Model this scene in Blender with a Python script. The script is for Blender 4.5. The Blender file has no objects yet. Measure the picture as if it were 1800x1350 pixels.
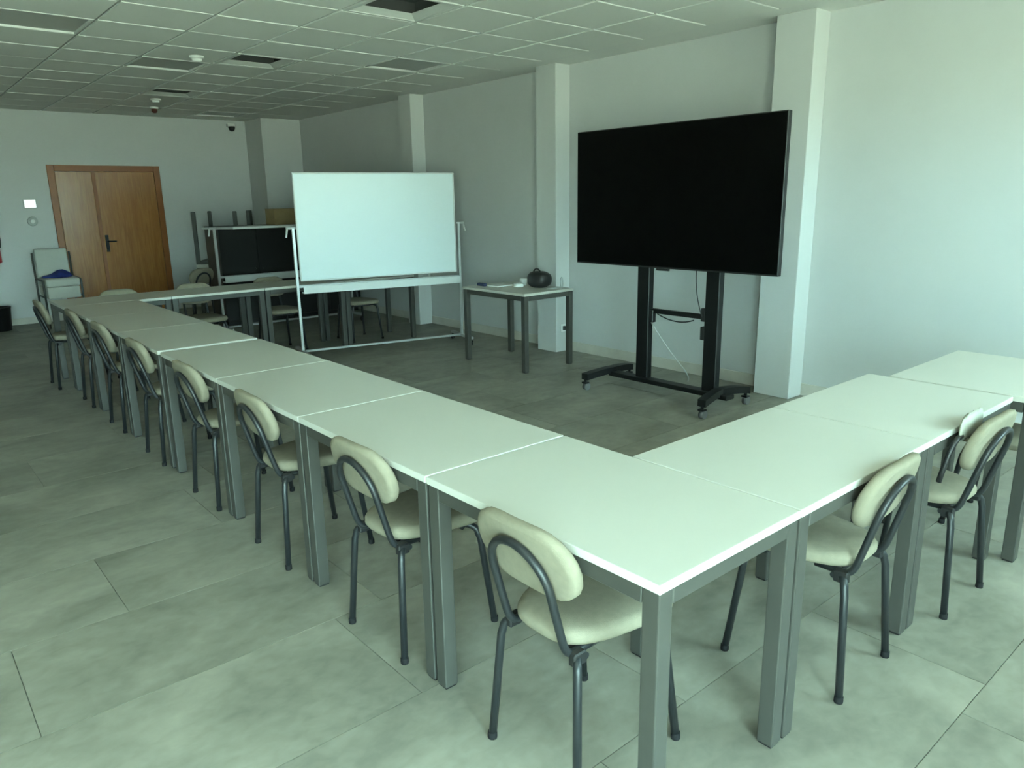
import bpy, bmesh, math, random
from mathutils import Vector, Matrix, Euler
random.seed(7)
S = bpy.context.scene
COL = S.collection
PI = math.pi

# ------------------------------------------------------------------ camera, sky, windows' light, exposure
cam_d = bpy.data.cameras.new('camera')
cam = bpy.data.objects.new('camera', cam_d); COL.objects.link(cam); S.camera = cam
cam_d.sensor_width = 36.0
cam_d.lens = 1308.44 / 1800.0 * 36.0
cam_d.clip_start = 0.05
_r = Vector((0.75880584, -0.65110378, -0.01666049)); _u = Vector((0.16918404, 0.17233887, 0.97039996)); _f = Vector((0.62895983, 0.73916384, -0.24092811))
M4 = Matrix.Identity(4)
for i in range(3):
    M4[i][0] = _r[i]; M4[i][1] = _u[i]; M4[i][2] = -_f[i]
M4[0][3], M4[1][3], M4[2][3] = -1.20921, -0.92693, 1.57688
cam.matrix_world = M4

SKY = (0.60, 1.00, 0.99); GROUND = (0.68, 0.88, 0.68)
SKY_STRENGTH, GROUND_STRENGTH = 45.0, 31.0
W = bpy.data.worlds.new('overcast_sky'); S.world = W; W.use_nodes = True
nt = W.node_tree; nt.nodes.clear()
o_ = nt.nodes.new('ShaderNodeOutputWorld'); bg = nt.nodes.new('ShaderNodeBackground')
tc = nt.nodes.new('ShaderNodeTexCoord'); sp = nt.nodes.new('ShaderNodeSeparateXYZ'); rp = nt.nodes.new('ShaderNodeValToRGB')
mp = nt.nodes.new('ShaderNodeMapRange'); mp.inputs['From Min'].default_value = -1; mp.inputs['From Max'].default_value = 1
rp.color_ramp.elements[0].position = 0.47; rp.color_ramp.elements[0].color = tuple(c * GROUND_STRENGTH / SKY_STRENGTH for c in GROUND) + (1,)
rp.color_ramp.elements[1].position = 0.53; rp.color_ramp.elements[1].color = SKY + (1,)
nt.links.new(tc.outputs['Generated'], sp.inputs[0]); nt.links.new(sp.outputs['Z'], mp.inputs['Value'])
nt.links.new(mp.outputs[0], rp.inputs[0]); nt.links.new(rp.outputs[0], bg.inputs['Color'])
bg.inputs['Strength'].default_value = SKY_STRENGTH
nt.links.new(bg.outputs[0], o_.inputs['Surface'])

S.view_settings.view_transform = 'Standard'
S.view_settings.look = 'None'
S.view_settings.gamma = 1.0
S.view_settings.use_curve_mapping = False
S.view_settings.exposure = 0.0
S.cycles.max_bounces = 12
S.cycles.diffuse_bounces = 8

XL, XR, YB, YF, H = -4.4, 4.34, -2.3, 11.283, 2.846   # room: left, right, window wall, far wall, ceiling
WIN = [(-4.2, -2.4, 0.05, 2.1), (-1.8, -0.3, 0.05, 2.1), (1.8, 3.7, 1.4, 2.4)]  # window openings in the wall behind the camera
for k, (a, b, WZ0, WZ1) in enumerate(WIN):                       # portals: guide the sky's light through the openings, add none
    l = bpy.data.lights.new('window_portal', 'AREA'); l.shape = 'RECTANGLE'; l.size = b - a; l.size_y = WZ1 - WZ0
    l.cycles.is_portal = True
    lo = bpy.data.objects.new('window_portal', l); COL.objects.link(lo)
    lo.location = ((a + b) / 2, YB - 0.1, (WZ0 + WZ1) / 2); lo.rotation_euler = (PI / 2, 0, PI)

# ------------------------------------------------------------------ materials
MATS = {}
def mat(name, col, rough=0.6, metal=0.0, spec=0.5, noise=0.0, nscale=8.0, bump=0.0, bscale=200.0, coat=0.0):
    m = bpy.data.materials.new(name); m.use_nodes = True
    n = m.node_tree; b = n.nodes['Principled BSDF']
    b.inputs['Base Color'].default_value = (*col, 1); b.inputs['Roughness'].default_value = rough
    b.inputs['Metallic'].default_value = metal; b.inputs['Specular IOR Level'].default_value = spec
    if coat: b.inputs['Coat Weight'].default_value = coat; b.inputs['Coat Roughness'].default_value = 0.08
    g = n.nodes.new('ShaderNodeNewGeometry')
    if noise:
        t = n.nodes.new('ShaderNodeTexNoise'); t.inputs['Scale'].default_value = nscale; t.inputs['Detail'].default_value = 6
        n.links.new(g.outputs['Position'], t.inputs['Vector'])
        r = n.nodes.new('ShaderNodeValToRGB')
        r.color_ramp.elements[0].position = 0.3; r.color_ramp.elements[1].position = 0.7
        r.color_ramp.elements[0].color = tuple(c * (1 - noise) for c in col) + (1,)
        r.color_ramp.elements[1].color = tuple(min(1, c * (1 + noise)) for c in col) + (1,)
        n.links.new(t.outputs['Fac'], r.inputs[0]); n.links.new(r.outputs[0], b.inputs['Base Color'])
    if bump:
        t2 = n.nodes.new('ShaderNodeTexNoise'); t2.inputs['Scale'].default_value = bscale; t2.inputs['Detail'].default_value = 3
        n.links.new(g.outputs['Position'], t2.inputs['Vector'])
        bp = n.nodes.new('ShaderNodeBump'); bp.inputs['Strength'].default_value = bump; bp.inputs['Distance'].default_value = 0.002
        n.links.new(t2.outputs['Fac'], bp.inputs['Height']); n.links.new(bp.outputs[0], b.inputs['Normal'])
    MATS[name] = m
    return m

mat('wall_paint', (0.60, 0.605, 0.60), 0.85, noise=0.015, nscale=3, bump=0.05, bscale=60)
mat('left_wall_dimmed', (0.22, 0.22, 0.21), 0.85)  # unseen wall, darkened to cut the light bounced to the far end
mat('column_paint', (0.60, 0.60, 0.59), 0.8, bump=0.04, bscale=60)
mat('ceiling_tile', (0.82, 0.82, 0.78), 0.9, bump=0.3, bscale=250)
mat('ceiling_board', (0.80, 0.80, 0.77), 0.9)
mat('ceiling_bar', (0.34, 0.34, 0.32), 0.6)
mat('baseboard_tile', (0.58, 0.55, 0.49), 0.5, noise=0.08, nscale=6)
mat('white_laminate', (0.59, 0.57, 0.515), 0.33, noise=0.01, nscale=5)
mat('laminate_edge', (0.88, 0.88, 0.85), 0.35)
mat('grey_steel', (0.062, 0.061, 0.054), 0.42, metal=0.15, noise=0.05, nscale=15)
mat('dark_tube', (0.014, 0.016, 0.018), 0.42)
mat('beige_fabric', (0.245, 0.217, 0.162), 0.9, spec=0.2, noise=0.06, nscale=40, bump=0.5, bscale=500)
mat('black_plastic', (0.012, 0.012, 0.013), 0.45)
mat('foot_rubber', (0.012, 0.012, 0.013), 0.8, spec=0.2)
mat('black_screen', (0.0015, 0.0015, 0.0015), 0.3, spec=0.12)
mat('black_metal', (0.005, 0.0055, 0.0065), 0.45, spec=0.35)
mat('silver', (0.55, 0.56, 0.56), 0.38, metal=0.55)
mat('whiteboard_face', (0.76, 0.84, 0.86), 0.3, spec=0.3)
mat('tray_grey', (0.66, 0.68, 0.67), 0.4)
mat('board_back', (0.26, 0.27, 0.26), 0.5)
mat('dark_wood', (0.030, 0.022, 0.017), 0.5, noise=0.3, nscale=5)
mat('cabinet_black', (0.006, 0.006, 0.006), 0.5)
mat('cardboard', (0.30, 0.22, 0.11), 0.85, noise=0.08, nscale=10)
mat('white_pad', (0.52, 0.52, 0.47), 0.75, noise=0.03, nscale=12)
mat('blue_cloth', (0.012, 0.025, 0.16), 0.9, noise=0.3, nscale=14)
mat('white_plastic', (0.80, 0.80, 0.78), 0.4)
mat('grey_plastic', (0.42, 0.44, 0.43), 0.5)
mat('wheel_grey', (0.13, 0.13, 0.13), 0.4)
mat('chrome', (0.7, 0.7, 0.7), 0.15, metal=1.0)
mat('neck_shade', (0.075, 0.075, 0.072), 0.9)  # shade deep inside the vents, put into the neck's colour
mat('louver_white', (0.70, 0.70, 0.67), 0.5)
mat('lamp_diffuser', (0.50, 0.50, 0.48), 0.45)
mat('red_paint', (0.40, 0.015, 0.02), 0.35)
mat('lens_red', (0.10, 0.025, 0.015), 0.35)
mat('pale_cloth', (0.36, 0.355, 0.30), 0.9, noise=0.05, nscale=20)
mat('eraser_blue', (0.03, 0.04, 0.09), 0.8)
mat('paper', (0.82, 0.82, 0.80), 0.8)
mat('outside_frame', (0.55, 0.55, 0.55), 0.4, metal=0.4)
mat('grout', (0.17, 0.165, 0.14), 0.9)

def floor_mat():
    m = bpy.data.materials.new('stone_tile'); m.use_nodes = True; n = m.node_tree; b = n.nodes['Principled BSDF']
    g = n.nodes.new('ShaderNodeNewGeometry'); oi = n.nodes.new('ShaderNodeObjectInfo')
    off = n.nodes.new('ShaderNodeVectorMath'); off.operation = 'MULTIPLY_ADD'
    off.inputs[1].default_value = (7, 7, 7)
    cmb = n.nodes.new('ShaderNodeCombineXYZ')
    for i in range(3): n.links.new(oi.outputs['Random'], cmb.inputs[i])
    n.links.new(cmb.outputs[0], off.inputs[0]); n.links.new(g.outputs['Position'], off.inputs[2])
    stt = n.nodes.new('ShaderNodeVectorMath'); stt.operation = 'MULTIPLY'; stt.inputs[1].default_value = (0.9, 1.2, 1)
    n.links.new(off.outputs[0], stt.inputs[0])
    def noise(s, d, dist=0.4):
        t = n.nodes.new('ShaderNodeTexNoise'); t.inputs['Scale'].default_value = s; t.inputs['Detail'].default_value = d
        t.inputs['Distortion'].default_value = dist
        n.links.new(stt.outputs[0], t.inputs['Vector']); return t
    a = noise(2.2, 6, 0.8); c = noise(16, 5)
    mx = n.nodes.new('ShaderNodeMix'); mx.inputs['Factor'].default_value = 0.28
    n.links.new(a.outputs['Fac'], mx.inputs['A']); n.links.new(c.outputs['Fac'], mx.inputs['B'])
    r = n.nodes.new('ShaderNodeValToRGB'); e = r.color_ramp.elements
    e[0].position = 0.33; e[0].color = (0.172, 0.166, 0.136, 1); e[1].position = 0.68; e[1].color = (0.335, 0.316, 0.264, 1)
    n.links.new(mx.outputs['Result'], r.inputs[0])
    mr = n.nodes.new('ShaderNodeMapRange'); mr.inputs['To Min'].default_value = 0.93; mr.inputs['To Max'].default_value = 1.05
    n.links.new(oi.outputs['Random'], mr.inputs['Value'])
    mu = n.nodes.new('ShaderNodeVectorMath'); mu.operation = 'SCALE'
    n.links.new(r.outputs[0], mu.inputs[0]); n.links.new(mr.outputs[0], mu.inputs['Scale'])
    n.links.new(mu.outputs[0], b.inputs['Base Color'])
    b.inputs['Roughness'].default_value = 0.4; b.inputs['Specular IOR Level'].default_value = 0.3
    MATS['stone_tile'] = m
floor_mat()

def wood_mat():
    m = bpy.data.materials.new('door_veneer'); m.use_nodes = True; n = m.node_tree; b = n.nodes['Principled BSDF']
    g = n.nodes.new('ShaderNodeNewGeometry'); mpn = n.nodes.new('ShaderNodeMapping'); mpn.inputs['Scale'].default_value = (9, 1, 0.7)
    n.links.new(g.outputs['Position'], mpn.inputs['Vector'])
    t = n.nodes.new('ShaderNodeTexNoise'); t.inputs['Scale'].default_value = 3; t.inputs['Detail'].default_value = 8; t.inputs['Distortion'].default_value = 1.2
    n.links.new(mpn.outputs[0], t.inputs['Vector'])
    r = n.nodes.new('ShaderNodeValToRGB'); e = r.color_ramp.elements
    e[0].position = 0.3; e[0].color = (0.30, 0.125, 0.036, 1); e[1].position = 0.75; e[1].color = (0.42, 0.19, 0.058, 1)
    n.links.new(t.outputs['Fac'], r.inputs[0]); n.links.new(r.outputs[0], b.inputs['Base Color'])
    b.inputs['Roughness'].default_value = 0.27
    MATS['door_veneer'] = m
    mat('door_trim', (0.27, 0.095, 0.025), 0.4, noise=0.1, nscale=8)
wood_mat()

def pane_mat():
    m = bpy.data.materials.new('window_glass'); m.use_nodes = True; n = m.node_tree; n.nodes.clear()
    o = n.nodes.new('ShaderNodeOutputMaterial'); mx = n.nodes.new('ShaderNodeMixShader'); t = n.nodes.new('ShaderNodeBsdfTransparent'); g = n.nodes.new('ShaderNodeBsdfGlossy')
    g.inputs['Roughness'].default_value = 0.02; mx.inputs[0].default_value = 0.05
    n.links.new(t.outputs[0], mx.inputs[1]); n.links.new(g.outputs[0], mx.inputs[2]); n.links.new(mx.outputs[0], o.inputs[0])
    MATS['window_glass'] = m
pane_mat()

def lit_mat():
    m = bpy.data.materials.new('lit_display'); m.use_nodes = True; b = m.node_tree.nodes['Principled BSDF']
    b.inputs['Base Color'].default_value = (0.8, 0.8, 0.8, 1)
    b.inputs['Emission Color'].default_value = (0.88, 1, 0.97, 1); b.inputs['Emission Strength'].default_value = 0.9
    MATS['lit_display'] = m
lit_mat()

# ------------------------------------------------------------------ mesh helpers
class MB:
    def __init__(s): s.bm = bmesh.new()
    def box(s, x0, x1, y0, y1, z0, z1, bev=0.0, seg=1, rot=None):
        t = bmesh.new()
        bmesh.ops.create_cube(t, size=1)
        c = Vector(((x0 + x1) / 2, (y0 + y1) / 2, (z0 + z1) / 2)); d = (x1 - x0, y1 - y0, z1 - z0)
        for v in t.verts: v.co = Vector((v.co.x * d[0], v.co.y * d[1], v.co.z * d[2]))
        if bev: bmesh.ops.bevel(t, geom=list(t.edges), offset=bev, segments=seg, affect='EDGES', profile=0.5)
        for v in t.verts: v.co = (rot @ v.co if rot else v.co) + c
        s.merge(t); return s
    def merge(s, t):
        me = bpy.data.meshes.new('tmp'); t.to_mesh(me); t.free(); s.bm.from_mesh(me); bpy.data.meshes.remove(me)
    def tube(s, pts, r, n=10, cap=True):
        pts = [Vector(p) for p in pts]; rings = []; up = None
        for i, p in enumerate(pts):
            if i == 0: t = pts[1] - p
            elif i == len(pts) - 1: t = p - pts[i - 1]
            else: t = (pts[i + 1] - p).normalized() + (p - pts[i - 1]).normalized()
            t.normalize()
            if up is None:
                up = Vector((0, 0, 1)) if abs(t.z) < 0.9 else Vector((1, 0, 0))
            a = (up - t * up.dot(t)).normalized(); up = a; b = t.cross(a)
            rr = r[i] if isinstance(r, (list, tuple)) else r
            rings.append([s.bm.verts.new(p + (a * math.cos(2 * PI * k / n) + b * math.sin(2 * PI * k / n)) * rr) for k in range(n)])
        for A, B in zip(rings, rings[1:]):
            for k in range(n): s.bm.faces.new((A[k], A[(k + 1) % n], B[(k + 1) % n], B[k])).smooth = True
        if cap:
            s.bm.faces.new(list(reversed(rings[0]))); s.bm.faces.new(rings[-1])
        return s
    def rings(s, rl, cap0=True, cap1=True, smooth=True):
        R = [[s.bm.verts.new(p) for p in r] for r in rl]; n = len(R[0])
        for A, B in zip(R, R[1:]):
            for k in range(n):
                f = s.bm.faces.new((A[k], A[(k + 1) % n], B[(k + 1) % n], B[k])); f.smooth = smooth
        if cap0: s.bm.faces.new(list(reversed(R[0]))).smooth = smooth
        if cap1: s.bm.faces.new(R[-1]).smooth = smooth
        return s
    def lathe(s, prof, c=(0, 0, 0), n=24):
        return s.rings([[Vector(c) + Vector((max(r, 1e-4) * math.cos(2 * PI * k / n), max(r, 1e-4) * math.sin(2 * PI * k / n), z)) for k in range(n)] for r, z in prof])
    def quad(s, *p):
        s.bm.faces.new([s.bm.verts.new(q) for q in p]); return s
    def mesh(s, name, m):
        bmesh.ops.recalc_face_normals(s.bm, faces=s.bm.faces)
        me = bpy.data.meshes.new(name); s.bm.to_mesh(me); s.bm.free(); me.materials.append(MATS[m]); return me
    def obj(s, name, m, parent=None, loc=(0, 0, 0)):
        return link(name, s.mesh(name, m), parent, loc)

def link(name, data, parent=None, loc=(0, 0, 0)):
    o = bpy.data.objects.new(name, data); COL.objects.link(o); o.location = loc
    if parent: o.parent = parent
    return o
def empty(name, loc=(0, 0, 0), rz=0.0):
    o = link(name, None, None, loc); o.rotation_euler = (0, 0, rz); o.empty_display_size = 0.1; return o
def tag(o, label, cat, group=None):
    o['label'] = label; o['category'] = cat
    if group: o['group'] = group
    return o
def struct(o): o['kind'] = 'structure'; return o
def copy_tree(o, parent=None):
    c = o.copy(); COL.objects.link(c)
    if parent: c.parent = parent
    for ch in list(o.children): copy_tree(ch, c)
    return c
def arc(c, a0, a1, r, ex, ey, n=8):
    c = Vector(c); ex = Vector(ex); ey = Vector(ey)
    return [c + (ex * math.cos(a0 + (a1 - a0) * i / n) + ey * math.sin(a0 + (a1 - a0) * i / n)) * r for i in range(n + 1)]
def bez(p0, p1, p2, n=6):
    p0, p1, p2 = Vector(p0), Vector(p1), Vector(p2)
    return [p0 * (1 - t) ** 2 + p1 * 2 * t * (1 - t) + p2 * t * t for t in [i / n for i in range(n + 1)]]

# ------------------------------------------------------------------ room shell
TH = 0.2
fl = struct(MB().box(XL - TH, XR + TH, YB - TH, YF + TH, -0.15, -0.004).obj('floor', 'grout'))
# stone tiles, each a piece of the floor
TW, TL, GAP = 1.2, 0.605, 0.003
full = MB().box(0, TW - GAP, 0, TL - GAP, -0.012, 0.0).mesh('tile', 'stone_tile')
offs = [-0.06, 0.15, 0.55]
r0 = -5
k = r0
while True:
    y = -0.905 + TL * (k)
    if y > YF: break
    y1 = min(y + TL - GAP, YF - 0.001); y0 = max(y, YB + 0.001)
    if y1 > YB:
        x = offs[k % 3] - TW * 6
        while x < XR:
            a, b = max(x, XL + 0.001), min(x + TW - GAP, XR - 0.001)
            if b - a > 0.03:
                if abs((b - a) - (TW - GAP)) < 1e-4 and abs((y1 - y0) - (TL - GAP)) < 1e-4:
                    link('tile', full, fl, (x, y, 0))
                else:
                    MB().box(a, b, y0, y1, -0.012, 0.0).obj('tile', 'stone_tile', fl)
            x += TW
    k += 1

wr = struct(MB().box(XR, XR + TH, YB - TH, YF + TH, 0, H + 0.1).obj('wall_right', 'wall_paint'))
PX = 4.143
for y0, y1 in ((-0.65, -0.35), (1.991, 2.30), (4.635, 4.92), (7.196, 7.46)):
    MB().box(PX, XR, y0, y1, 0, H, 0.004).obj('pilaster', 'column_paint', wr)
wf = struct(MB().box(XL - TH, XR, YF, YF + TH, 0, H + 0.1).obj('wall_far', 'wall_paint'))
MB().box(3.70, XR - 0.001, 10.66, YF, 0, H, 0.004).obj('column', 'column_paint', wf)
struct(MB().box(XL - TH, XL, YB - TH, YF, 0, H + 0.1).obj('wall_left', 'left_wall_dimmed'))
wb = MB()
xs = [XL] + [v for p in WIN for v in p[:2]] + [XR]
for i in range(0, len(xs), 2): wb.box(xs[i], xs[i + 1], YB - TH, YB, 0, H + 0.1)
for a, b, z0, z1 in WIN: wb.box(a, b, YB - TH, YB, 0, z0); wb.box(a, b, YB - TH, YB, z1, H + 0.1)
struct(wb.obj('wall_back', 'wall_paint'))
for i, (a, b, WZ0, WZ1) in enumerate(WIN):
    m = MB(); f = 0.06
    m.box(a, a + f, YB - 0.14, YB - 0.08, WZ0, WZ1); m.box(b - f, b, YB - 0.14, YB - 0.08, WZ0, WZ1)
    m.box(a + f, b - f, YB - 0.14, YB - 0.08, WZ0, WZ0 + f); m.box(a + f, b - f, YB - 0.14, YB - 0.08, WZ1 - f, WZ1)
    m.box((a + b) / 2 - 0.03, (a + b) / 2 + 0.03, YB - 0.14, YB - 0.08, WZ0 + f, WZ1 - f)
    w = struct(m.obj('window_%d' % (i + 1), 'outside_frame'))
    for q0, q1 in ((a + f, (a + b) / 2 - 0.03), ((a + b) / 2 + 0.03, b - f)):
        MB().box(q0, q1, YB - 0.113, YB - 0.107, WZ0 + f, WZ1 - f).obj('pane', 'window_glass', w)

# baseboards: right wall between the pilasters, far wall
bb = MB()
ys = [YB, -0.65, -0.35, 1.991, 2.30, 4.635, 4.92, 7.196, 7.46, 10.66]
for i in range(0, len(ys), 2): bb.box(XR - 0.012, XR - 0.0005, ys[i] + 0.001, ys[i + 1] - 0.001, 0.001, 0.10, 0.002)
struct(bb.obj('baseboard_right', 'baseboard_tile'))
bb = MB(); bb.box(XL, 0.80, YF - 0.012, YF - 0.0005, 0.001, 0.09, 0.002); bb.box(2.40, 3.70, YF - 0.012, YF - 0.0005, 0.001, 0.09, 0.002)
struct(bb.obj('baseboard_far', 'baseboard_tile'))

# ceiling: slab above, plasterboard margins, grid bars, lay-in tiles
ce = struct(MB().box(XL - TH, XR + TH, YB - TH, YF + TH, H + 0.14, H + 0.25).obj('ceiling', 'ceiling_board'))
G = 0.615; GX = [-0.94 + G * i for i in range(9)]; GY0 = 3.4 - G * 6
GY = [GY0 + G * i for i in range(40) if GY0 + G * i < YF - 0.02] + [YF - 0.001]
MB().box(GX[-1], XR - 0.001, YB, YF - 0.001, H, H + 0.02).obj('margin_board', 'ceiling_board', ce)
MB().box(XL, GX[0], YB, YF - 0.001, H, H + 0.02).obj('margin_board', 'ceiling_board', ce)
MB().box(GX[0], GX[-1], YB, GY[0], H, H + 0.02).obj('margin_board', 'ceiling_board', ce)
for x in GX[1:-1]: MB().box(x - 0.012, x + 0.012, GY[0], YF - 0.001, H + 0.006, H + 0.03).obj('grid_bar', 'ceiling_bar', ce)
bars = MB()
for i, y in enumerate(GY[:-1]):
    MB().box(GX[0], GX[-1], y - 0.012, y + 0.012, H + 0.0065, H + 0.031).obj('grid_bar', 'ceiling_bar', ce)
tilem = MB().box(0.011, G - 0.011, 0.011, G - 0.011, -0.004, 0.014, 0.002).mesh('ceiling_tile', 'ceiling_tile')
def cell(x, y):
    i = min(range(8), key=lambda q: abs(GX[q] + G / 2 - x)); j = min(range(len(GY) - 1), key=lambda q: abs(GY[q] + G / 2 - y)); return (i, j)
VENTS = [cell(1.83, 3.7), cell(1.83, 6.17), cell(1.83, 8.63)]
LAMPS = [cell(3.05, 5.55), cell(-0.02, 5.55), cell(1.21, 6.78), cell(3.05, 10.47)]
for i in range(8):
    for j in range(len(GY) - 1):
        if (i, j) in VENTS or (i, j) in LAMPS: continue
        if GY[j + 1] - GY[j] > G - 0.01:
            o = link('ceiling_tile', tilem, ce, (GX[i], GY[j], H + random.uniform(-0.0015, 0.0015)))
        else:
            MB().box(GX[i] + 0.011, GX[i + 1] - 0.011, GY[j] + 0.011, GY[j + 1] - 0.002, H - 0.004, H + 0.014, 0.002).obj('ceiling_tile', 'ceiling_tile', ce)

# ------------------------------------------------------------------ ceiling fittings
def make_vent():
    t = empty('ceiling_vent'); h = G / 2 - 0.012
    m = MB()
    for a, b, c, d in ((-h, h, -h, -h + 0.03), (-h, h, h - 0.03, h), (-h, -h + 0.03, -h + 0.03, h - 0.03), (h - 0.03, h, -h + 0.03, h - 0.03)):
        m.box(a, b, c, d, -0.007, 0.012, 0.002)
    m.obj('frame', 'louver_white', t)
    for (o, i_, z0, z1) in ((h - 0.03, 0.195, -0.003, 0.022),):
        m = MB(); q = []
        for r, z in ((o, z0), (i_, z1)): q.append([Vector((-r, -r, z)), Vector((r, -r, z)), Vector((r, r, z)), Vector((-r, r, z))])
        for k in range(4):
            n = (k + 1) % 4; m.quad(q[0][k], q[0][n], q[1][n], q[1][k])
            e = Vector((0, 0, 0.003)); m.quad(q[0][k] + e, q[1][k] + e, q[1][n] + e, q[0][n] + e)
        o_ = m.obj('louver', 'louver_white', t)
    m = MB(); m.box(-h + 0.005, h - 0.005, -h + 0.005, h - 0.005, 0.12, 0.13)
    for sx in (-1, 1):
        m.box(min(sx * (h - 0.005), sx * (h - 0.012)), max(sx * (h - 0.005), sx * (h - 0.012)), -h + 0.005, h - 0.005, 0.027, 0.12)
        m.box(-h + 0.013, h - 0.013, min(sx * (h - 0.005), sx * (h - 0.012)), max(sx * (h - 0.005), sx * (h - 0.012)), 0.027, 0.12)
    m.obj('neck', 'neck_shade', t)
    return t
vent = make_vent()
vl = ['white square ceiling vent nearest the camera, cut by the top of the picture',
      'white square ceiling vent in the middle of the ceiling, beyond the near one',
      'white square ceiling vent farthest away, near the wooden door']
for n, (i, j) in enumerate(VENTS):
    v = vent if n == 0 else copy_tree(vent)
    v.location = (GX[i] + G / 2, GY[j] + G / 2, H); tag(v, vl[n], 'ceiling vent', 'square ceiling vents')
def make_panel():
    t = empty('ceiling_light'); h = G / 2 - 0.012; m = MB()
    for a, b, c, d in ((-h, h, -h, -h + 0.014), (-h, h, h - 0.014, h), (-h, -h + 0.014, -h + 0.014, h - 0.014), (h - 0.014, h, -h + 0.014, h - 0.014)):
        m.box(a, b, c, d, -0.006, 0.03, 0.001)
    m.obj('frame', 'louver_white', t)
    MB().box(-h + 0.014, h - 0.014, -h + 0.014, h - 0.014, 0.010, 0.03).obj('diffuser', 'lamp_diffuser', t)
    return t
pan = make_panel()
pl = ['unlit square ceiling light panel nearest the right wall', 'unlit square ceiling light panel at the left edge of the picture',
      'unlit square ceiling light panel left of the middle vent', 'unlit square ceiling light panel farthest away, near the far wall column']
for n, (i, j) in enumerate(LAMPS):
    v = pan if n == 0 else copy_tree(pan)
    v.location = (GX[i] + G / 2, GY[j] + G / 2, H); tag(v, pl[n], 'ceiling light', 'unlit ceiling light panels')
def detector(name, loc, label, r=0.055, m1='white_plastic', m2='grey_plastic'):
    t = empty(name, loc)
    MB().lathe([(r, 0), (r, -0.012), (r * 0.9, -0.02)], n=24).obj('base', m1, t)
    MB().lathe([(r * 0.72, -0.02), (r * 0.68, -0.04), (r * 0.4, -0.05), (0.002, -0.052)], n=24).obj('sensor', m2, t)
    return tag(t, label, 'smoke detector')
detector('smoke_detector', (1.285, 6.20, H - 0.004), 'round white smoke detector on the ceiling left of the middle vent', 0.06, 'white_plastic', 'white_plastic')
detector('smoke_detector', (1.80, 9.25, H - 0.004), 'round white detector on the ceiling just below the farthest vent', 0.06, 'white_plastic', 'white_plastic')
t = empty('alarm_beacon', (2.02, 10.1, H - 0.004))
MB().lathe([(0.05, 0), (0.05, -0.02), (0.042, -0.025)]).obj('base', 'white_plastic', t)
MB().lathe([(0.038, -0.025), (0.036, -0.06), (0.02, -0.075), (0.002, -0.078)]).obj('lens', 'lens_red', t)
tag(t, 'small ceiling alarm with a reddish lens near the far wall', 'alarm')
t = empty('security_camera', (3.46, YF - 0.001, 2.745))
MB().box(-0.06, 0.06, -0.06, 0.0, 0.0, 0.05, 0.008).obj('bracket', 'white_plastic', t)
MB().lathe([(0.05, 0.0), (0.05, -0.02), (0.042, -0.05), (0.022, -0.068), (0.002, -0.072)], (0, -0.07, 0.005)).obj('dome', 'black_plastic', t)
tag(t, 'small black dome camera high on the far wall beside the column', 'camera')

# ------------------------------------------------------------------ door and things on the far wall
d = struct(empty('door_1', (0.862, YF, 0)))
DW, DH = 1.46, 2.14
m = MB(); m.box(0, 0.085, -0.03, 0.0, 0, DH, 0.004); m.box(DW - 0.085, DW, -0.03, 0, 0, DH, 0.004); m.box(0.085, DW - 0.085, -0.03, 0, DH - 0.085, DH, 0.004)
m.obj('door_frame', 'door_trim', d)
LS = 0.565
MB().box(0.088, LS - 0.002, -0.018, 0, 0.006, DH - 0.088, 0.003).obj('door_leaf', 'door_veneer', d)
lf = MB().box(LS + 0.002, DW - 0.088, -0.022, 0, 0.006, DH - 0.088, 0.003).obj('door_leaf', 'door_veneer', d)
MB().box(LS - 0.028, LS + 0.02, -0.028, -0.019, 0.006, DH - 0.09, 0.003).obj('astragal', 'door_trim', d)
m = MB(); m.box(LS + 0.035, LS + 0.080, -0.031, -0.022, 0.93, 1.17, 0.003)
m.tube([(LS + 0.057, -0.03, 1.08), (LS + 0.057, -0.075, 1.08)], 0.010); m.tube([(LS + 0.05, -0.072, 1.08), (LS + 0.17, -0.072, 1.078)], 0.010)
m.lathe([(0.002, 0), (0.012, 0.0), (0.012, 0.02), (0.002, 0.02)], (LS + 0.057, -0.036, 0.965), 12)
m.obj('handle', 'black_metal', lf)
t = empty('wall_panel', (0.60, YF, 1.625))
MB().box(-0.075, 0.075, -0.03, 0, -0.06, 0.06, 0.008, 2).obj('body', 'white_plastic', t)
MB().box(-0.066, 0.066, -0.033, -0.0305, -0.052, 0.052).obj('display', 'lit_display', t)
tag(t, 'small bright lit panel on the wall left of the door', 'wall panel')
t = empty('wall_dial', (0.597, YF, 1.39))
m = MB(); m.rings([[Vector((r * math.cos(2 * PI * k / 24), y, r * math.sin(2 * PI * k / 24))) for k in range(24)] for r, y in ((0.062, 0), (0.062, -0.015), (0.05, -0.022))]); m.obj('plate', 'grey_plastic', t)
m = MB(); m.rings([[Vector((r * math.cos(2 * PI * k / 24), y, r * math.sin(2 * PI * k / 24))) for k in range(24)] for r, y in ((0.03, -0.022), (0.03, -0.035), (0.02, -0.038))]); m.obj('knob', 'white_plastic', t)
tag(t, 'round grey dial on the wall under the bright panel', 'dial')
t = empty('fire_extinguisher', (0.085, YF - 0.095, 0.86))
MB().lathe([(0.06, 0), (0.075, 0.012), (0.075, 0.34), (0.06, 0.40), (0.025, 0.43), (0.022, 0.45)]).obj('cylinder', 'red_paint', t)
m = MB(); m.lathe([(0.018, 0.45), (0.018, 0.48), (0.01, 0.49)]); m.box(-0.01, 0.09, -0.01, 0.01, 0.49, 0.505, 0.002); m.obj('valve', 'black_metal', t)
m = MB(); m.tube(bez((0.02, -0.01, 0.47), (0.12, -0.03, 0.42), (0.078, -0.02, 0.2), 8), 0.008); m.obj('hose', 'black_plastic', t)
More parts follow.
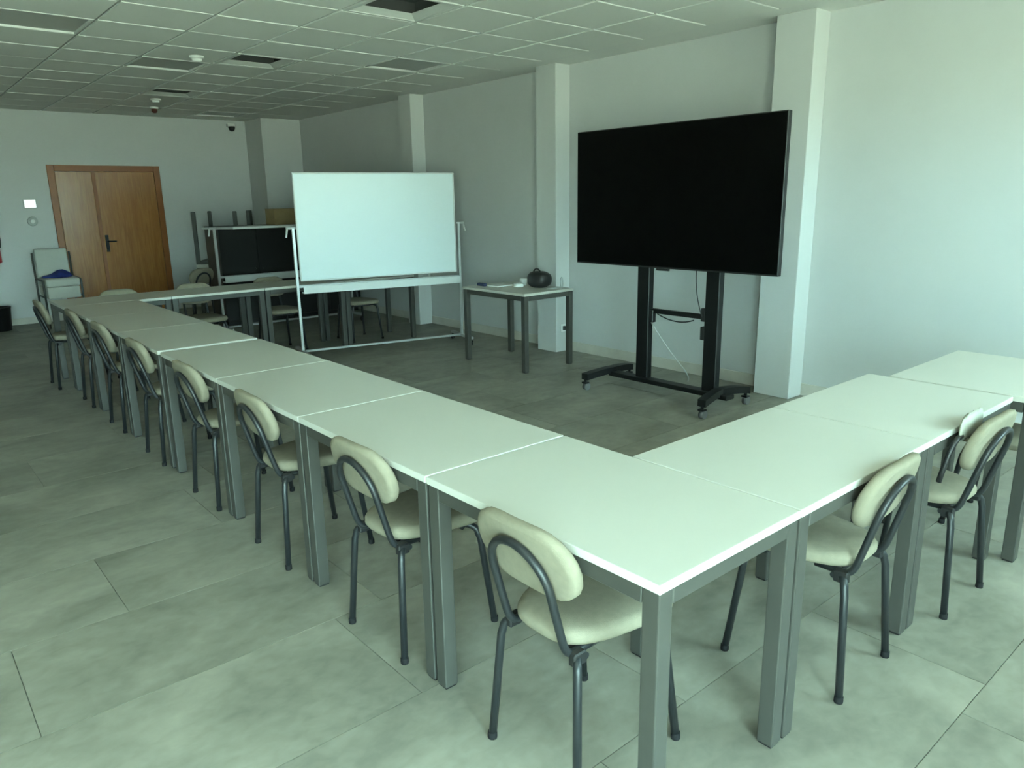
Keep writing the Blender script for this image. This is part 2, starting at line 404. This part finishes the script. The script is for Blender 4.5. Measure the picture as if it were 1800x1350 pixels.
MB().box(-0.03, 0.03, 0.07, 0.09, 0.1, 0.3, 0.002).obj('bracket', 'black_metal', t)
tag(t, 'red fire extinguisher hung on the far wall at the left edge', 'extinguisher')
t = empty('waste_bin', (0.0, 10.85, 0))
MB().rings([[Vector((r * math.cos(2 * PI * k / 24), r * math.sin(2 * PI * k / 24), z)) for k in range(24)] for r, z in ((0.10, 0.002), (0.125, 0.30), (0.13, 0.30), (0.13, 0.315), (0.118, 0.315), (0.095, 0.01))]).obj('bucket', 'black_plastic', t)
tag(t, 'dark waste bin on the floor below the fire extinguisher', 'bin')

# ------------------------------------------------------------------ tables
TT = 0.74; TOPT = 0.024
def table_meshes(w, l):
    lg = 0.05
    d = {}
    d['top'] = MB().box(0, w, 0, l, TT - TOPT, TT, 0.0025, 2).mesh('tabletop', 'white_laminate')
    d['leg'] = MB().box(-lg / 2, lg / 2, -lg / 2, lg / 2, 0.006, TT - TOPT - 0.0005, 0.004, 2).mesh('leg', 'grey_steel')
    d['foot'] = MB().box(-lg / 2 + 0.004, lg / 2 - 0.004, -lg / 2 + 0.004, lg / 2 - 0.004, 0, 0.006).mesh('foot_pad', 'black_plastic')
    d['rx'] = MB().box(lg + 0.006, w - lg - 0.006, -0.015, 0.015, TT - TOPT - 0.045, TT - TOPT - 0.0005, 0.003).mesh('rail', 'grey_steel')
    d['ry'] = MB().box(-0.015, 0.015, lg + 0.006, l - lg - 0.006, TT - TOPT - 0.045, TT - TOPT - 0.0005, 0.003).mesh('rail', 'grey_steel')
    return d
TM = {}
TGROUP = 'white tables set in a rectangle'
def table(x, y, w, l, label, group=TGROUP, name='white_table', rz=0.0, z=0.0, flip=False):
    key = (round(w, 3), round(l, 3))
    if key not in TM: TM[key] = table_meshes(w, l)
    d = TM[key]; t = empty(name, (x, y, z), rz)
    if flip: t.rotation_euler = (PI, 0, rz)
    link('tabletop', d['top'], t); i = 0.004 + 0.025
    for px in (i, w - i):
        for py in (i, l - i):
            g = link('leg', d['leg'], t, (px, py, 0)); link('foot_pad', d['foot'], g)
    for py in (0.004 + 0.016, l - 0.004 - 0.016): link('rail', d['rx'], t, (0, py, 0))
    for px in (0.004 + 0.016, w - 0.004 - 0.016): link('rail', d['ry'], t, (px, 0, 0))
    tag(t, label, 'table', group); return t
RW = 0.608
row = [(0.0, 0.916, 'white table at the near corner where the two rows meet'),
       (0.923, 1.827, 'second white table of the long row, counted from the near corner'),
       (1.833, 2.751, 'third white table of the long row, counted from the near corner'),
       (2.757, 3.672, 'fourth white table of the long row, just before the bright gap'),
       (3.728, 4.635, 'fifth white table of the long row, its bright front edge showing'),
       (4.641, 5.551, 'sixth white table of the long row, toward the far end'),
       (5.557, 6.462, 'seventh white table of the long row, next to the far cross row')]
for a, b, lab in row: table(0, a, RW, b - a, lab)
table(RW + 0.006, 0, 0.864, 0.602, 'white table of the short right row, touching the near corner table')
table(1.484, 0, 0.848, 0.602, 'white table second from the corner in the short right row')
table(2.352, -0.09, 0.85, 0.605, 'white table at the right end, nearest the right wall, set slightly forward')
far = ['white table at the far left corner, behind the long row', 'second white table of the far cross row, left of the whiteboard post',
       'third white table of the far cross row, behind the whiteboard', 'white table at the right end of the far cross row, behind the whiteboard']
for k in range(4): table(0.0 + 0.905 * k, 6.475, 0.9, 0.6, far[k])
table(3.25, 4.12, 0.63, 0.93, 'small white table with dark legs against the right wall beside the screen', 'side table by the wall')

# ------------------------------------------------------------------ chairs
def stadium(hw, hh, n=10):
    p = []; r = hh; c = hw - hh
    for i in range(n + 1): a = -PI / 2 + PI * i / n; p.append((c + r * math.cos(a), r * math.sin(a)))
    for i in range(1, 4): p.append((c - 2 * c * i / 4, r))
    for i in range(n + 1): a = PI / 2 + PI * i / n; p.append((-c + r * math.cos(a), r * math.sin(a)))
    for i in range(1, 4): p.append((-c + 2 * c * i / 4, -r))
    return p
LEAN = 0.28
def lx(z): return 0.045 - (z - 0.435) * LEAN
def make_chair():
    t = empty('dining_chair')
    # seat pad
    rl = []
    def so(s):
        pts = []; n = 40
        for k in range(n):
            a = 2 * PI * k / n; e = 0.62
            cx = math.copysign(abs(math.cos(a)) ** e, math.cos(a)); sy = math.copysign(abs(math.sin(a)) ** e, math.sin(a))
            hw = 0.175 + 0.035 * cx
            pts.append((0.26 + 0.215 * cx * s, hw * sy * s))
        return pts
    for s, z in ((0.86, 0.424), (0.96, 0.428), (1.0, 0.440), (1.0, 0.455), (0.97, 0.466), (0.88, 0.473), (0.6, 0.476), (0.2, 0.477)):
        rl.append([Vector((x, y, z)) for x, y in so(s)])
    MB().rings(rl).obj('seat', 'beige_fabric', t)
    # oval back pad, slightly wrapped
    rl = []; zc = 0.680
    for sc, off in ((0.80, -0.024), (0.93, -0.021), (1.0, -0.012), (1.0, 0.006), (0.94, 0.014), (0.8, 0.018), (0.4, 0.020)):
        r = []
        for u, v in stadium(0.190, 0.110):
            e = (1 - sc) * 0.110
            uu = u - math.copysign(min(e, abs(u)), u) if sc > 0.5 else u * sc; vv = v * (1 - e / 0.110) if sc > 0.5 else v * sc
            z = zc + vv * 0.95
            r.append(Vector((lx(z) + 0.036 + off + 0.35 * uu * uu, uu, z)))
        rl.append(r)
    MB().rings(rl).obj('back_pad', 'beige_fabric', t)
    # hoop behind the pad
    hw = 0.112; pts = [Vector((0.17, hw, 0.413)), Vector((0.10, hw, 0.413))] + bez((0.075, hw, 0.413), (0.05, hw, 0.413), (lx(0.47), hw, 0.47), 5)
    zs = 0.614
    pts += [Vector((lx(0.53), hw, 0.53))]
    pts += [Vector((lx(zs + hw * math.sin(a)), hw * math.cos(a), zs + hw * math.sin(a))) for a in [PI * i / 14 for i in range(15)]]
    pts += [Vector((lx(0.53), -hw, 0.53))] + list(reversed(bez((0.075, -hw, 0.413), (0.05, -hw, 0.413), (lx(0.47), -hw, 0.47), 5))) + [Vector((0.10, -hw, 0.413)), Vector((0.17, -hw, 0.413))]
    MB().tube(pts, 0.0115, 12).obj('back_hoop', 'dark_tube', t)
    for s in (-1, 1):
        for x0, xt, yb, yt in ((0.028, 0.056, 0.178, 0.150), (0.435, 0.385, 0.19, 0.165)):
            p = [(x0, s * yb, 0.008), (xt + (x0 - xt) * 0.15, s * (yt + (yb - yt) * 0.15), 0.355)] + bez((xt, s * yt, 0.375), (xt, s * yt, 0.410), (xt + (0.05 if xt < 0.2 else -0.05), s * (yt - 0.055), 0.412), 6)
            lg = MB().tube(p, 0.0125, 12).obj('leg', 'dark_tube', t)
            MB().lathe([(0.0138, 0.0), (0.0145, 0.004), (0.0140, 0.022)], (x0, s * yb, 0), 12).obj('foot_cap', 'foot_rubber', lg)
    m = MB()
    m.tube([(0.10, -0.14, 0.405), (0.10, 0.14, 0.405)], 0.010); m.tube([(0.335, -0.14, 0.405), (0.335, 0.14, 0.405)], 0.010)
    m.tube([(0.10, 0.0, 0.405), (0.335, 0.0, 0.405)], 0.010)
    m.obj('seat_frame', 'dark_tube', t)
    for s in (-1, 1): MB().box(0.055, 0.10, s * 0.128 - 0.013, s * 0.128 + 0.013, 0.385, 0.424, 0.004).obj('connector', 'black_plastic', t)
    return t
chair0 = make_chair(); used = []
def chair(x, y, rz, label, group):
    c = chair0 if not used else copy_tree(chair0); used.append(1)
    c.location = (x, y, 0); c.rotation_euler = (0, 0, rz); return tag(c, label, 'chair', group)
G1 = 'beige oval-back chairs along the long row'
lab1 = ['beige oval-back chair at the near corner table, nearest the camera',
        'beige oval-back chair second from the near corner along the long row',
        'beige oval-back chair third from the near corner along the long row',
        'beige oval-back chair fourth from the near corner along the long row',
        'beige oval-back chair fifth along the long row, by the bright table gap',
        'beige oval-back chair sixth along the long row from the near corner',
        'beige oval-back chair second from the far end of the long row',
        'beige oval-back chair at the far end of the long row, by the far corner']
for k, (y, a) in enumerate(((0.412, 0), (1.262, 1.5), (2.195, -1), (3.065, 1), (4.005, 0), (4.93, 1), (5.85, -1), (6.75, 0))):
    chair(-0.047 if k < 7 else -0.13, y, math.radians(a), lab1[k], G1)
G2 = 'beige oval-back chairs along the short right row'
chair(1.085, -0.046, PI / 2 + math.radians(1.5), 'beige oval-back chair at the first table right of the corner', G2)
chair(1.848, -0.085, PI / 2 + math.radians(-1), 'beige oval-back chair at the second table of the right row, cloth bag behind it', G2)
chair(2.765, -0.150, PI / 2, 'beige oval-back chair at the right end table, only its seat edge showing', G2)
G3 = 'beige oval-back chairs behind the far cross row'
lab3 = ['beige oval-back chair behind the far row in front of the wooden door', 'beige oval-back chair behind the far row, right of the door',
        'beige oval-back chair behind the far row, in front of the dark cabinets', 'beige oval-back chair at the right end of the far row, under the whiteboard']
for k, x in enumerate((0.60, 1.31, 2.12, 3.08)): chair(x, 7.12, -PI / 2, lab3[k], G3)
chair(2.02, 8.96, PI / 2 + 0.4, 'beige oval-back chair turned askew left of the dark cabinet, below upturned table legs', 'chair by the stacked tables')

# pale bag with a dark strap, hung between the second right chair and the table
t = empty('cloth_bag', (1.785, -0.024, 0.5))
rl = []
for z, hw, th in ((0.195, 0.07, 0.004), (0.205, 0.105, 0.009), (0.235, 0.115, 0.012), (0.262, 0.112, 0.011), (0.280, 0.10, 0.008), (0.287, 0.075, 0.003)):
    rl.append([Vector((hw * math.cos(2 * PI * k / 24), th * math.sin(2 * PI * k / 24) + 0.002 * math.sin(7 * math.cos(2 * PI * k / 24)), z + 0.006 * math.sin(9 * math.cos(2 * PI * k / 24)))) for k in range(24)])
MB().rings(rl).obj('body', 'pale_cloth', t)
MB().tube([(-0.09, 0.0, 0.215), (-0.12, 0.0, 0.213)] + bez((-0.13, 0.0, 0.21), (-0.165, 0.005, 0.19), (-0.165, 0.03, 0.05), 6), 0.010, 8).obj('strap', 'black_plastic', t)
tag(t, 'pale cloth bag with a dark strap between a chair back and the table edge', 'bag')

# ------------------------------------------------------------------ large screen on a wheeled stand
t = empty('wheeled_screen', (3.49, 2.64, 0))
# screen
b_ = MB().box(-0.115, -0.072, -0.93, 0.94, 1.045, 2.098, 0.004).obj('screen_body', 'black_plastic', t)
MB().box(-0.1165, -0.1152, -0.922, 0.932, 1.058, 2.090).obj('display', 'black_screen', b_)
m = MB(); m.box(-0.118, -0.10, -0.03, 0.09, 1.028, 1.0445, 0.003); m.obj('sensor_bar', 'black_plastic', b_)
MB().box(-0.0715, -0.03, -0.45, 0.45, 1.35, 1.75, 0.006).obj('mount_plate', 'black_metal', t)
for yc in (0.285, -0.365):
    MB().box(-0.028, 0.035, yc - 0.06, yc + 0.06, 0.135, 1.85, 0.006).obj('column', 'black_metal', t)
MB().box(-0.012, 0.02, -0.304, 0.224, 0.675, 0.712, 0.004).obj('crossbar', 'black_metal', t)
for y, z in ((0.205, 0.60), (-0.285, 0.66), (-0.285, 0.52)): MB().box(-0.02, 0.025, y - 0.018, y + 0.018, z, z + 0.1, 0.004).obj('clamp', 'black_plastic', t)
MB().box(-0.05, 0.05, -0.55, 0.62, 0.098, 0.134, 0.005).obj('base_beam', 'black_metal', t)
m = MB()
for y0, s in ((0.64, 1), (-0.47, -1)):
    pts = bez((-0.29, y0 + s * 0.03, 0.118), (-0.12, y0 + s * 0.0, 0.145), (0.0, y0 - s * 0.02, 0.146), 6) + bez((0.0, y0 - s * 0.02, 0.146), (0.16, y0, 0.145), (0.29, y0 + s * 0.03, 0.118), 6)[1:]
    m = MB(); rl = []
    for p in pts: rl.append([p + Vector((0, dy, dz)) for dy, dz in ((-0.035, -0.026), (0.035, -0.026), (0.035, 0.026), (-0.035, 0.026))])
    m.rings(rl, smooth=False); ft = m.obj('foot', 'black_metal', t)
    for x in (-0.28, 0.28):
        y = y0 + s * 0.03; c = MB(); c.tube([(x, y, 0.10), (x, y, 0.07)], 0.012)
        c.box(x - 0.022, x + 0.022, y - 0.026, y + 0.026, 0.06, 0.074, 0.003)
        ca = c.obj('caster', 'black_metal', ft)
        w = MB(); w.tube([(x + 0.012, y - 0.018, 0.033), (x + 0.012, y + 0.018, 0.033)], 0.0325, 20); w.obj('wheel', 'wheel_grey', ca)
m = MB(); m.tube(bez((-0.01, 0.15, 0.675), (-0.02, -0.05, 0.60), (-0.01, -0.20, 0.66), 12), 0.005, 8); m.obj('cable', 'black_plastic', t)
m = MB(); m.tube(bez((0.0, 0.215, 0.60), (0.03, 0.10, 0.42), (0.06, -0.05, 0.27), 8) + bez((0.06, -0.05, 0.27), (0.10, -0.12, 0.18), (0.22, 0.0, 0.11), 8)[1:], 0.005, 8); m.obj('cable', 'grey_plastic', t)
m = MB(); m.tube(bez((-0.02, -0.28, 0.70), (-0.01, -0.20, 0.85), (-0.03, -0.22, 1.05), 8), 0.004, 8); m.obj('cable', 'black_plastic', t)
tag(t, 'large black flat screen on a black wheeled stand by the right wall', 'screen')

# ------------------------------------------------------------------ mobile whiteboards
def board_stand(A, B, hp, tilt, label, zt):
    A = Vector(A); B = Vector(B); L = (B - A).length; rz = math.atan2(B.y - A.y, B.x - A.x)
    t = empty('mobile_whiteboard', (A.x, A.y, 0), rz)
    for x in (0, L):
        MB().box(x - 0.014, x + 0.014, -0.014, 0.014, 0.105, hp + 0.01, 0.003).obj('post', 'silver', t)
        ft = MB().box(x - 0.02, x + 0.02, -0.27, 0.27, 0.075, 0.104, 0.003).obj('foot', 'silver', t)
        for y in (-0.25, 0.25):
            c = MB(); c.tube([(x, y, 0.075), (x, y, 0.055)], 0.01); c.box(x - 0.015, x + 0.015, y - 0.022, y + 0.022, 0.048, 0.058, 0.002)
            ca = c.obj('caster', 'black_metal', ft)
            w = MB(); w.tube([(x - 0.012, y + 0.008, 0.026), (x + 0.012, y + 0.008, 0.026)], 0.0255, 18); w.obj('wheel', 'black_plastic', ca)
        s = -1 if x == 0 else 1
        k = MB(); k.tube([(x - s * 0.03, 0, hp), (x + s * 0.065, 0, hp)], 0.015, 12)
        kn = k.obj('pivot_knob', 'silver', t)
        k = MB(); k.tube([(x + s * 0.055, 0, hp), (x + s * 0.075, -0.015, hp - 0.09)], 0.010, 8); k.obj('lever', 'tray_grey', kn)
    MB().box(0.02, L - 0.02, -0.013, 0.013, 0.082, 0.104, 0.003).obj('bottom_bar', 'silver', t)
    MB().box(0.0145, L - 0.0145, -0.012, 0.012, zt + 0.052, zt + 0.078, 0.002).obj('cross_bar', 'silver', t)
    tr = MB(); tr.box(0.035, L - 0.04, -0.10, -0.0125, zt, zt + 0.012, 0.002); tr.box(0.035, L - 0.04, -0.104, -0.098, zt, zt + 0.075, 0.002)
    tr.obj('pen_tray', 'tray_grey', t)
    b = empty('board', (0, 0, hp)); b.parent = t; b.rotation_euler = (tilt, 0, 0)
    hh = 0.53; x0, x1 = 0.033, L - 0.04
    MB().box(x0 + 0.012, x1 - 0.012, -0.010, 0.006, -hh + 0.012, hh - 0.012).obj('writing_surface', 'whiteboard_face', b)
    MB().box(x0 + 0.012, x1 - 0.012, 0.0065, 0.010, -hh + 0.012, hh - 0.012).obj('back_panel', 'board_back', b)
    f = MB(); f.box(x0, x1, -0.013, 0.012, -hh, -hh + 0.014, 0.003); f.box(x0, x1, -0.013, 0.012, hh - 0.014, hh, 0.003)
    f.box(x0, x0 + 0.014, -0.013, 0.012, -hh + 0.014, hh - 0.014, 0.003); f.box(x1 - 0.014, x1, -0.013, 0.012, -hh + 0.014, hh - 0.014, 0.003)
    f.obj('board_frame', 'tray_grey', b)
    return tag(t, label, 'whiteboard', 'mobile whiteboards')
board_stand((2.037, 6.195), (3.79, 5.815), 1.335, 0.0, 'white mobile whiteboard on a silver frame, standing upright beyond the long row', 0.69)
board_stand((2.01, 8.33), (3.79, 8.33), 1.295, PI / 2 - 0.02, 'mobile whiteboard frame behind the upright one, its board tipped flat', 0.645)

# ------------------------------------------------------------------ far right corner: dark cabinets, stacked tables, box
def cabinet(x, lab):
    t = empty('dark_cabinet', (x, 9.0, 0)); w, dp, h = 1.0, 0.5, 1.29
    MB().box(0, w, 0.021, dp, 0.05, h, 0.003).obj('body', 'dark_wood', t)
    MB().box(0.03, w - 0.03, 0.05, dp - 0.02, 0, 0.05).obj('plinth', 'cabinet_black', t)
    for a, b, hx in ((0.004, w / 2 - 0.002, w / 2 - 0.05), (w / 2 + 0.002, w - 0.004, w / 2 + 0.05)):
        dr = MB().box(a, b, 0.0, 0.02, 0.06, h - 0.004, 0.002).obj('door', 'cabinet_black', t)
        h_ = MB(); h_.tube([(hx, -0.001, 0.62), (hx, -0.02, 0.62), (hx, -0.02, 0.74), (hx, -0.001, 0.74)], 0.005, 8); h_.obj('handle', 'black_metal', dr)
    return tag(t, lab, 'cabinet', 'dark cabinets at the far end')
cabinet(2.29, 'dark brown cabinet behind the tipped whiteboard, brown side showing')
cabinet(3.30, 'dark brown cabinet in the far right corner, behind the upright whiteboard')
# one table upside down on another, turned askew
a = math.atan2(-0.55, 0.83)
sx, sy = 2.245, 9.86
table(sx, sy, 0.608, 0.9, 'white table standing askew behind the dark cabinets, another upturned on it', 'stacked tables', rz=a)
ca, sa = math.cos(a), math.sin(a)
table(sx - 0.9 * sa, sy + 0.9 * ca, 0.608, 0.9, 'upturned white table with dark legs in the air, resting on another', 'stacked tables', rz=a, z=TT * 2 + 0.001, flip=True)
table(3.29, 9.60, 0.4, 0.9, 'narrow white table behind the right dark cabinet, another upturned on it', 'stacked tables')
table(3.29, 9.60 + 0.9, 0.4, 0.9, 'upturned narrow white table with legs in the air behind the cardboard box', 'stacked tables', z=TT * 2 + 0.001, flip=True)
t = empty('cardboard_box', (3.12, 9.12, 1.29))
MB().box(0, 0.36, 0, 0.30, 0, 0.21, 0.004).obj('body', 'cardboard', t)
m = MB(); m.box(0.0, 0.18, -0.002, 0.302, 0.2102, 0.214); m.box(0.182, 0.362, -0.002, 0.302, 0.2102, 0.214); m.obj('flap', 'cardboard', t)
tag(t, 'tan cardboard box on the dark cabinet, left of the whiteboard', 'box')

# ------------------------------------------------------------------ padded white chairs stacked by the far wall, blue jacket on top
t = empty('padded_armchair', (0.70, 11.02, 0)); w = 0.40
MB().box(-w / 2, w / 2, -0.62, -0.09, 0.555, 0.665, 0.03, 3).obj('seat', 'white_pad', t)
MB().box(-w / 2 + 0.01, w / 2 - 0.01, -0.60, -0.07, 0.40, 0.553, 0.012, 2).obj('seat_base', 'white_pad', t)
MB().box(-w / 2 + 0.005, w / 2 - 0.005, -0.085, -0.015, 0.42, 1.03, 0.025, 3, Matrix.Rotation(math.radians(-3), 3, 'X')).obj('backrest', 'white_pad', t)
for sx in (-1, 1):
    fr = MB(); X = sx * (w / 2 + 0.02)
    fr.tube([(X, -0.56, 0.01), (X, -0.56, 0.60)] + bez((X, -0.56, 0.60), (X, -0.56, 0.64), (X, -0.50, 0.64), 5)[1:] + [(X, -0.06, 0.64)], 0.013, 10)
    fr.obj('arm', 'grey_steel', t)
    MB().tube([(X, -0.045, 0.01), (X, -0.045, 0.98)], 0.013, 10).obj('leg', 'grey_steel', t)
    MB().tube([(X, -0.545, 0.42), (X, -0.06, 0.42)], 0.010, 8).obj('side_rail', 'grey_steel', t)
tag(t, 'white padded armchair against the far wall left of the door, blue jacket on it', 'armchair')
bm = bmesh.new(); bmesh.ops.create_uvsphere(bm, u_segments=28, v_segments=14, radius=1)
for v in bm.verts:
    n = math.sin(v.co.x * 5 + 1) * 0.12 + math.sin(v.co.y * 7 + v.co.x * 3) * 0.10
    q = v.co.copy(); hgt = (0.075 + 0.035 * math.sin(q.x * 2.2 - 0.3)) * (1 + n)
    v.co = Vector((q.x * 0.18 * (1 + 0.3 * n), q.y * 0.14 * (1 + n * 0.4), max(q.z, -0.02) * hgt))
for f in bm.faces: f.smooth = True
me = bpy.data.meshes.new('jacket'); bm.to_mesh(me); bm.free(); me.materials.append(MATS['blue_cloth'])
tag(link('blue_jacket', me, None, (0.68, 10.66, 0.668)), 'dark blue jacket bundled on the seat of the white armchair by the door', 'jacket')

# ------------------------------------------------------------------ things on the small side table
t = empty('black_bag', (3.72, 4.43, TT))
bm = bmesh.new(); bmesh.ops.create_uvsphere(bm, u_segments=32, v_segments=18, radius=1)
for v in bm.verts:
    q = v.co; n = 0.05 * math.sin(q.x * 6) * math.sin(q.y * 5 + 1)
    e = lambda c, p: math.copysign(abs(c) ** p, c)
    v.co = Vector((e(q.x, 0.85) * 0.105 * (1 + n), e(q.y, 0.85) * 0.125 * (1 + n), 0.075 + max(-0.075, e(q.z, 0.8) * 0.083)))
for f in bm.faces: f.smooth = True
me = bpy.data.meshes.new('body'); bm.to_mesh(me); bm.free(); me.materials.append(MATS['black_plastic'])
link('body', me, t)
MB().tube(arc((-0.03, 0, 0.13), PI * 0.05, PI * 0.95, 0.05, (0, 1, 0), (0, 0, 1), 10), 0.008, 8).obj('handle', 'black_plastic', t)
tag(t, 'rounded black bag on the small side table beside the screen', 'bag')
t = empty('white_cup', (3.72, 4.66, TT))
MB().lathe([(0.028, 0.001), (0.040, 0.065), (0.041, 0.066), (0.038, 0.066), (0.027, 0.006)]).obj('body', 'white_plastic', t)
MB().tube(arc((0.0, 0.04, 0.035), -PI / 2, PI / 2, 0.02, (0, 1, 0), (0, 0, 1), 8), 0.004, 8).obj('handle', 'white_plastic', t)
tag(t, 'small white cup on the side table left of the black bag', 'cup')
t = empty('tape_roll', (3.60, 4.60, TT))
MB().rings([[Vector((r * math.cos(2 * PI * k / 28), r * math.sin(2 * PI * k / 28), z)) for k in range(28)] for r, z in ((0.045, 0.001), (0.05, 0.004), (0.05, 0.03), (0.045, 0.034), (0.028, 0.034), (0.028, 0.001))], False, False).obj('roll', 'paper', t)
tag(t, 'flat white roll on the side table in front of the cup', 'roll')
tag(MB().box(-0.10, 0.10, -0.075, 0.075, 0.0005, 0.012, 0.002).obj('paper_stack', 'paper', None, (3.53, 4.80, TT)), 'thin stack of white papers on the side table', 'papers')
tag(MB().box(-0.02, 0.02, -0.06, 0.06, 0.0005, 0.03, 0.006).obj('board_eraser', 'eraser_blue', None, (3.41, 4.94, TT)), 'small dark blue eraser at the left end of the side table', 'eraser')
t = empty('power_cable', (3.80, 4.20, TT))
m = MB(); m.tube(arc((0, 0, 0.055), 0, 2 * PI, 0.05, (0.5, 0.85, 0), (0, 0, 1), 18) , 0.004, 8)
m.tube(bez((0.0, 0.0, 0.006), (-0.08, 0.0, 0.006), (-0.12, 0.09, 0.006), 8), 0.004, 8)
m.obj('cord', 'grey_plastic', t); tag(t, 'coiled thin grey cable on the side table right of the black bag', 'cable')
t = empty('wall_socket', (PX + 0.10, 4.635, 0.25))
MB().box(-0.04, 0.04, -0.010, 0, -0.04, 0.04, 0.004).obj('plate', 'white_plastic', t)
MB().box(-0.014, 0.014, -0.03, -0.0102, -0.022, 0.022, 0.003).obj('plug', 'black_plastic', t)
tag(t, 'wall socket with a dark plug low on the pilaster by the side table', 'socket')
